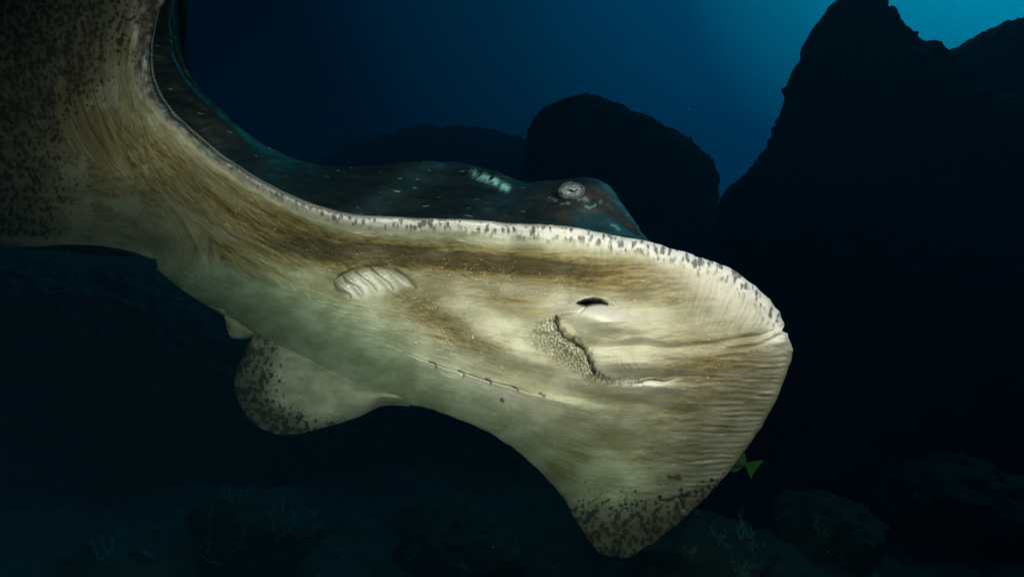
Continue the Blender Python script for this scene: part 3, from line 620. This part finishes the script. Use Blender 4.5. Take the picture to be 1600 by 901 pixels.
# ================================================================== ROCKS, SEABED, LIFE
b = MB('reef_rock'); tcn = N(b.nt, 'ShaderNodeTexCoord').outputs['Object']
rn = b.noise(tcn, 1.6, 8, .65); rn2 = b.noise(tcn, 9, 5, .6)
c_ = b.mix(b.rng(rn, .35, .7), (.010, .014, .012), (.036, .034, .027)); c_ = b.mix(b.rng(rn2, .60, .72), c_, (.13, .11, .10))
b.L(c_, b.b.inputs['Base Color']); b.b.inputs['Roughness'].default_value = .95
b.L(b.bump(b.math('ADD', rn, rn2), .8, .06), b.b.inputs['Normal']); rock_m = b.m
SEA = -2.3
def pinnacle(name, levels, dist, thick, label, seed, zb=SEA - .6, nz=300, na=420, amp=.16, cat='rock', zk=.3):
    """levels: (y, left x, right x) as seen from the boat side; a knobbly column of rock with a full round section"""
    Lv = np.array(levels, float); zt = (450.5 - Lv[:, 0]) / F * dist; xl = (Lv[:, 1] - 800) / F * dist; xr = (Lv[:, 2] - 800) / F * dist
    hwl = (xr - xl) / 2; hmx = hwl[np.array(levels)[:, 0] < 460].max(); dl = np.minimum(thick, .12 + thick * np.sqrt(np.clip(hwl / hmx, 0, 1)))
    zt = (450.5 - Lv[:, 0]) / F * (dist - zk * dl)
    z = np.linspace(0, 1, nz)**1.3 * (zb - zt[0]) + zt[0]
    l = np.interp(-z, -zt, xl); r = np.interp(-z, -zt, xr); tl, tr_ = np.interp(-z, -zt, Lv[:, 1]), np.interp(-z, -zt, Lv[:, 2])
    th = np.linspace(0, 2 * math.pi, na, endpoint=False); c, s = np.cos(th), np.sin(th)
    c2 = np.sign(c) * np.abs(c)**.85; s2 = np.sign(s) * np.abs(s)**.85
    for it in range(6):                                   # find the true half widths that give the seen outline
        mid, hw = (l + r) / 2, np.maximum((r - l) / 2, .03)
        dpt = np.minimum(thick, .12 + thick * np.sqrt(np.clip(hw / hmx, 0, 1)))
        Px = mid[:, None] + hw[:, None] * c2; Py = dist + dpt[:, None] * s2; q = 800 + F * Px / Py
        l = l - (q.min(1) - tl) / F * dist * .8; r = r - (q.max(1) - tr_) / F * dist * .8
    Pz = np.repeat(z[:, None], na, 1)
    n = fbm(Px * .7, Py * .7, Pz * .7, o=5, seed=seed) * amp * .8 + fbm(Px * 2.6, Py * 2.6, Pz * 2.6, o=5, seed=seed + 9) * amp * .8 + np.abs(fbm(Px * 7, Py * 7, Pz * 7, o=3, seed=seed + 12)) * amp * .8
    rr = np.clip(hw / (hw.max() * .25), .25, 1)[:, None]
    Px = Px + c * n * rr; Py = Py + s * n * rr * 1.4; Pz = Pz + fbm(Px * 1.3, Py * 1.3, o=6, seed=seed + 3) * amp * .6 + np.abs(fbm(Px * 5, Py * 5, o=3, seed=seed + 5)) * amp * .6
    V = np.concatenate([np.stack([Px, Py, Pz], -1).reshape(-1, 3), [[Px[0].mean(), Py[0].mean(), Pz[0].mean() + .02]]])
    i = np.arange(nz * na).reshape(nz, na); j = np.roll(i, -1, 1)
    q = np.stack([i[:-1], i[1:], j[1:], j[:-1]], -1).reshape(-1, 4); capf = np.stack([i[0], j[0], np.full(na, nz * na), np.full(na, nz * na)], -1)
    me = bpy.data.meshes.new(name); me.from_pydata(V.tolist(), [], q.tolist() + [tuple(x[:3]) for x in capf.tolist()]); me.update()
    me.polygons.foreach_set('use_smooth', np.full(len(me.polygons), True))
    return tag(link(name, me, rock_m), label, cat)
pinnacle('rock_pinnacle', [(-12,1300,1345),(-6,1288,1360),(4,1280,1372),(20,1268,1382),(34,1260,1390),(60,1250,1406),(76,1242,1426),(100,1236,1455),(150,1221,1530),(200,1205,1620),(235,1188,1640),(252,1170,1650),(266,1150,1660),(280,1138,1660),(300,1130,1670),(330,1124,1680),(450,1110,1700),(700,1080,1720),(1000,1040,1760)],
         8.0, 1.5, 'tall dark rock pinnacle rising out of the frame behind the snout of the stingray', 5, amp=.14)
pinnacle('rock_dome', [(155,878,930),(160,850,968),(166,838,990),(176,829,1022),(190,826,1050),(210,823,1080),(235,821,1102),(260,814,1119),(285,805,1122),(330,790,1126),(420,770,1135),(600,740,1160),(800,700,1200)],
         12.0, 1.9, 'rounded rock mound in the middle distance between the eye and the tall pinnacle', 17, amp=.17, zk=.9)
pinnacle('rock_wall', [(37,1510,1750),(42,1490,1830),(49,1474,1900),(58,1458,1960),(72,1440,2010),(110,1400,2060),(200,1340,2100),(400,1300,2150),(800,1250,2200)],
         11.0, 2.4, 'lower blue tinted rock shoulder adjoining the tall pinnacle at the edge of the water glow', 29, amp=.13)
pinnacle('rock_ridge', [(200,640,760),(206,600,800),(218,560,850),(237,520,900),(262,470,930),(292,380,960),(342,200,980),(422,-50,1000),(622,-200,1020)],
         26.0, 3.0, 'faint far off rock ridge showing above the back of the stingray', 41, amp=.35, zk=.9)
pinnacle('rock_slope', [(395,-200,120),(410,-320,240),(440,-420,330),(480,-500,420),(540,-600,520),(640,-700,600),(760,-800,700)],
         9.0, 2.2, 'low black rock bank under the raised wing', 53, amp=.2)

# seabed
gx = np.r_[np.linspace(-33, -7, 60), np.linspace(-6.8, 6.8, 240), np.linspace(7, 33, 60)]; gy = np.r_[np.linspace(-3.5, 1, 20), np.linspace(1.05, 9, 220), np.linspace(9.2, 31, 80)]
GX, GY = np.meshgrid(gx, gy, indexing='ij')
def seaz(x, y):
    return (SEA + .45 * fbm(x * .35, y * .35, o=4, seed=101) + .16 * fbm(x * 1.6, y * 1.6, o=4, seed=102) + .05 * fbm(x * 7, y * 7, o=3, seed=103)
            + .75 * np.exp(-((x + 1.7)**2 / 1.1 + (y - 3.5)**2 / 1.2)) + .7 * np.exp(-((x - 1.5)**2 / .9 + (y - 3.4)**2 / 1.0)) + .5 * np.exp(-((x - 3.4)**2 / 1.2 + (y - 4.6)**2 / 1.2)))
GZ = seaz(GX, GY); i = np.arange(GX.size).reshape(GX.shape)
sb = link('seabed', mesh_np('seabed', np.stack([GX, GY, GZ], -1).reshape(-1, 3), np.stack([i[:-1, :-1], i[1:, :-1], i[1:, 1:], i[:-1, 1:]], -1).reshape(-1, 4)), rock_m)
tag(sb, kind='structure')

# boulders on the bottom, each with its own shape
def boulder(x, y, r, label, seed, flat=.7):
    f = lambda P: 1 + .28 * fbm(P[:, 0] * 1.5 + seed, P[:, 1] * 1.5, P[:, 2] * 1.5, o=5, seed=seed) + .12 * fbm(P[:, 0] * 6, P[:, 1] * 6, P[:, 2] * 6, o=3, seed=seed + 1)
    o = link('boulder', uv_ball('boulder', r, 1.15, 1, flat, 90, 60, f), rock_m); o.location = (x, y, float(seaz(np.array(x), np.array(y))) + r * flat * .35)
    return tag(o, label, 'boulder', 'boulders on the reef floor')
def at(px, py, d): return ((px - 800) / F * d, d, (450.5 - py) / F * d)
for (px, d, r, lab, sd) in ((215, 3.4, .42, 'boulder with branching growth at the bottom left under the raised wing', 3), (395, 3.7, .36, 'boulder below the spotted pelvic fin with a twig of coral', 7),
                            (1110, 3.3, .34, 'boulder just behind the lower wing tip', 11), (1290, 3.6, .30, 'small boulder on the reef floor between the wing tip and the right corner', 13),
                            (1500, 4.3, .5, 'big boulder in the bottom right corner', 19), (720, 4.4, .45, 'boulder under the trailing edge of the lower wing', 23)):
    boulder((px - 800) / F * d, d, r, lab, sd)

# branching coral sprays
b = MB('coral_teal'); b.b.inputs['Base Color'].default_value = (.12, .20, .17, 1); b.b.inputs['Roughness'].default_value = .8; coral_m = b.m
b = MB('coral_rust'); b.b.inputs['Base Color'].default_value = (.14, .07, .04, 1); b.b.inputs['Roughness'].default_value = .8; rust_m = b.m
def tube(pts, rad, k=6):
    pts = np.array(pts, float); rad = np.array(rad, float); n = len(pts); T = np.gradient(pts, axis=0); T /= np.linalg.norm(T, axis=1)[:, None] + 1e-9
    ref = np.array([.3, .2, .9]); a = np.cross(T, ref); a /= np.linalg.norm(a, axis=1)[:, None] + 1e-9; c = np.cross(T, a); th = np.linspace(0, 2 * math.pi, k, endpoint=False)
    V = (pts[:, None] + (a[:, None] * np.cos(th)[None, :, None] + c[:, None] * np.sin(th)[None, :, None]) * rad[:, None, None]).reshape(-1, 3)
    i = np.arange(n * k).reshape(n, k); j = np.roll(i, -1, 1); return V, np.stack([i[:-1], j[:-1], j[1:], i[1:]], -1).reshape(-1, 4)
def coral(loc, h, n, label, mat, spread=.8, seed=0):
    R = random.Random(seed); Vs, Fs, c = [], [], 0
    def grow(p, d, L, r, lev):
        nonlocal c
        pts = [p]; dd = Vector(d)
        for s in range(6):
            dd = (dd + Vector((R.uniform(-.3, .3), R.uniform(-.3, .3), R.uniform(-.12, .25)))).normalized(); pts.append(tuple(Vector(pts[-1]) + dd * L / 6))
        V, f = tube(pts, np.linspace(r, r * .45, 7)); Vs.append(V); Fs.append(f + c); c += len(V)
        if lev < 3:
            for q in range(R.randint(2, 3)):
                s = R.randint(2, 6); nd = (dd + Vector((R.uniform(-1, 1), R.uniform(-1, 1), R.uniform(-.3, .6))) * spread).normalized()
                grow(pts[s], nd, L * R.uniform(.45, .7), r * .6, lev + 1)
    for q in range(n):
        a = R.uniform(0, 6.28); grow((R.uniform(-.02, .02), R.uniform(-.02, .02), -.03), (math.cos(a) * spread, math.sin(a) * spread, 1), h * R.uniform(.7, 1.1), h * .045, 0)
    o = link('coral', mesh_np('coral', np.concatenate(Vs), np.concatenate(Fs)), mat); o.location = loc; return tag(o, label, 'coral')
bpy.context.view_layer.update()
dg = bpy.context.evaluated_depsgraph_get()
def drop(px, py):
    """where the sight line through that spot meets the reef"""
    d = Vector(at(px, py, 1)).normalized(); o = Vector((0, 0, 0)) + d * 2.0
    for _ in range(12):
        hit, loc, nn, ix, ob, mm = S.ray_cast(dg, o, d)
        if not hit: return None
        if ob.name.startswith(('seabed', 'boulder', 'rock')): return loc
        o = loc + d * .01
    return None
spots = [(120,785,.16,4,'pale coral twigs farthest left on the reef floor',0),(150,778,.10,3,'small coral tuft beside the farthest left twigs',0),(210,785,.14,4,'coral spray in front of the left boulder',0),
 (312,770,.20,4,'upright coral spray on top of the left boulder',0),(330,800,.12,3,'short coral tuft just below the upright spray',0),(365,782,.18,3,'coral twig leaning off the left boulder towards the pelvic fin',0),
 (430,830,.20,4,'forked coral twig below the pelvic fin',0),(165,868,.14,4,'coral tuft nearest the bottom left corner',0),(260,870,.12,4,'rusty coral tuft at the bottom edge left of centre',1),
 (345,868,.16,5,'low coral clump at the bottom edge under the pelvic fin',0),(1120,835,.09,4,'coral tuft behind the lower wing tip',0),(1165,835,.11,5,'tall coral spray right of the lower wing tip',0),
 (1190,860,.10,4,'teal coral bush at the foot of the tall spray',0),(1155,892,.12,4,'coral tuft at the bottom edge right of the wing tip',0),(1300,850,.16,4,'slanting coral twig on the small boulder',0),
 (1320,870,.14,3,'rusty coral at the foot of the small boulder',1),(1445,775,.14,3,'small pale coral tuft on the dark slope',0),(1510,845,.16,4,'coral tuft left of the bottom right boulder',0),(1560,790,.18,4,'coral spray on the bottom right boulder',0)]
for k, (px, py, hh, n, lab, mt) in enumerate(spots):
    p = drop(px, py + 6)
    if p is not None: coral(tuple(p), hh * .8, n, lab, (coral_m, rust_m)[mt], seed=k + 30)

# ---- small green fish half hidden behind the lower wing
b = MB('fish_green'); tcn = N(b.nt, 'ShaderNodeTexCoord').outputs['Object']; fn = b.noise(tcn, 60, 3)
b.L(b.mix(fn, (.02, .06, .02), (.06, .14, .03)), b.b.inputs['Base Color']); b.b.inputs['Roughness'].default_value = .4; fish_m = b.m
b = MB('fish_tail_green'); tcn = N(b.nt, 'ShaderNodeTexCoord').outputs['Object']; fn = b.noise(b.scale(tcn, (20, 20, 160)), 1, 2)
b.L(b.mix(fn, (.012, .07, .002), (.025, .11, .003)), b.b.inputs['Base Color']); b.b.inputs['Roughness'].default_value = .5; ftail_m = b.m
fish = bpy.data.objects.new('fish', None); S.collection.objects.link(fish); fish.location = at(1146, 716, 1.75); fish.rotation_euler = (0, math.radians(24), math.radians(-8))
tag(fish, 'small green reef fish half hidden behind the lower edge of the stingray, bright tail showing', 'fish')
n, k = 40, 24; t = np.linspace(0, 1, n); hh = .030 * np.sin(math.pi * t**.75)**.8 + .0045 * t + .0005; ww = hh * .42; xs = -.075 + t * .118
th = np.linspace(0, 2 * math.pi, k, endpoint=False)
V = np.stack([np.repeat(xs[:, None], k, 1), ww[:, None] * np.sin(th), hh[:, None] * np.cos(th)], -1); i = np.arange(n * k).reshape(n, k); j = np.roll(i, -1, 1)
link('body', mesh_np('body', V.reshape(-1, 3), np.stack([i[:-1], i[1:], j[1:], j[:-1]], -1).reshape(-1, 4)), fish_m, fish)
def plate(name, outline, th_, mat, parent):
    n = len(outline); V = [(x, -th_ / 2, z) for x, z in outline] + [(x, th_ / 2, z) for x, z in outline]
    me = bpy.data.meshes.new(name); me.from_pydata(V, [], [tuple(range(n))[::-1], tuple(range(n, 2 * n))] + [(q, (q + 1) % n, n + (q + 1) % n, n + q) for q in range(n)]); me.update()
    return link(name, me, mat, parent)
plate('tail_fin', [(.038, .005), (.050, .014), (.066, .027), (.082, .034), (.078, .020), (.074, .004), (.072, -.008), (.070, -.022), (.074, -.034), (.060, -.024), (.048, -.012), (.038, -.005)], .0016, ftail_m, fish)
plate('dorsal_fin', [(-.045, .022), (-.03, .040), (0, .044), (.02, .036), (.036, .012), (.01, .020), (-.02, .026)], .0014, fish_m, fish)
plate('anal_fin', [(-.01, -.024), (.01, -.040), (.024, -.034), (.036, -.010), (.01, -.018)], .0014, fish_m, fish)
fe = link('eye', uv_ball('eye', .0045, nu=16, nv=10), pup_m, fish); fe.location = (-.056, -.0095, .006)

# ---- particles drifting in the water
n = 420; dd = rng.uniform(1.3, 6, n); Xp = rng.uniform(0, 1600, n); Yp = rng.uniform(0, 900, n); P = pt(Xp, Yp, dd)
sz = rng.uniform(.0004, .0011, n) * (.6 + dd * .25)
Gv = P[:, None] + octa[None] * sz[:, None, None] * rng.uniform(.5, 1.3, (n, 1, 3))
b = MB('drift_speck'); b.b.inputs['Base Color'].default_value = (.5, .5, .45, 1)
sp_ = link('floating_particles', mesh_np('floating_particles', Gv.reshape(-1, 3), (of[None] + 6 * np.arange(n)[:, None, None]).reshape(-1, 3), False), b.m)
tag(sp_, 'tiny pale specks drifting in the dark water', 'particles', kind='stuff')
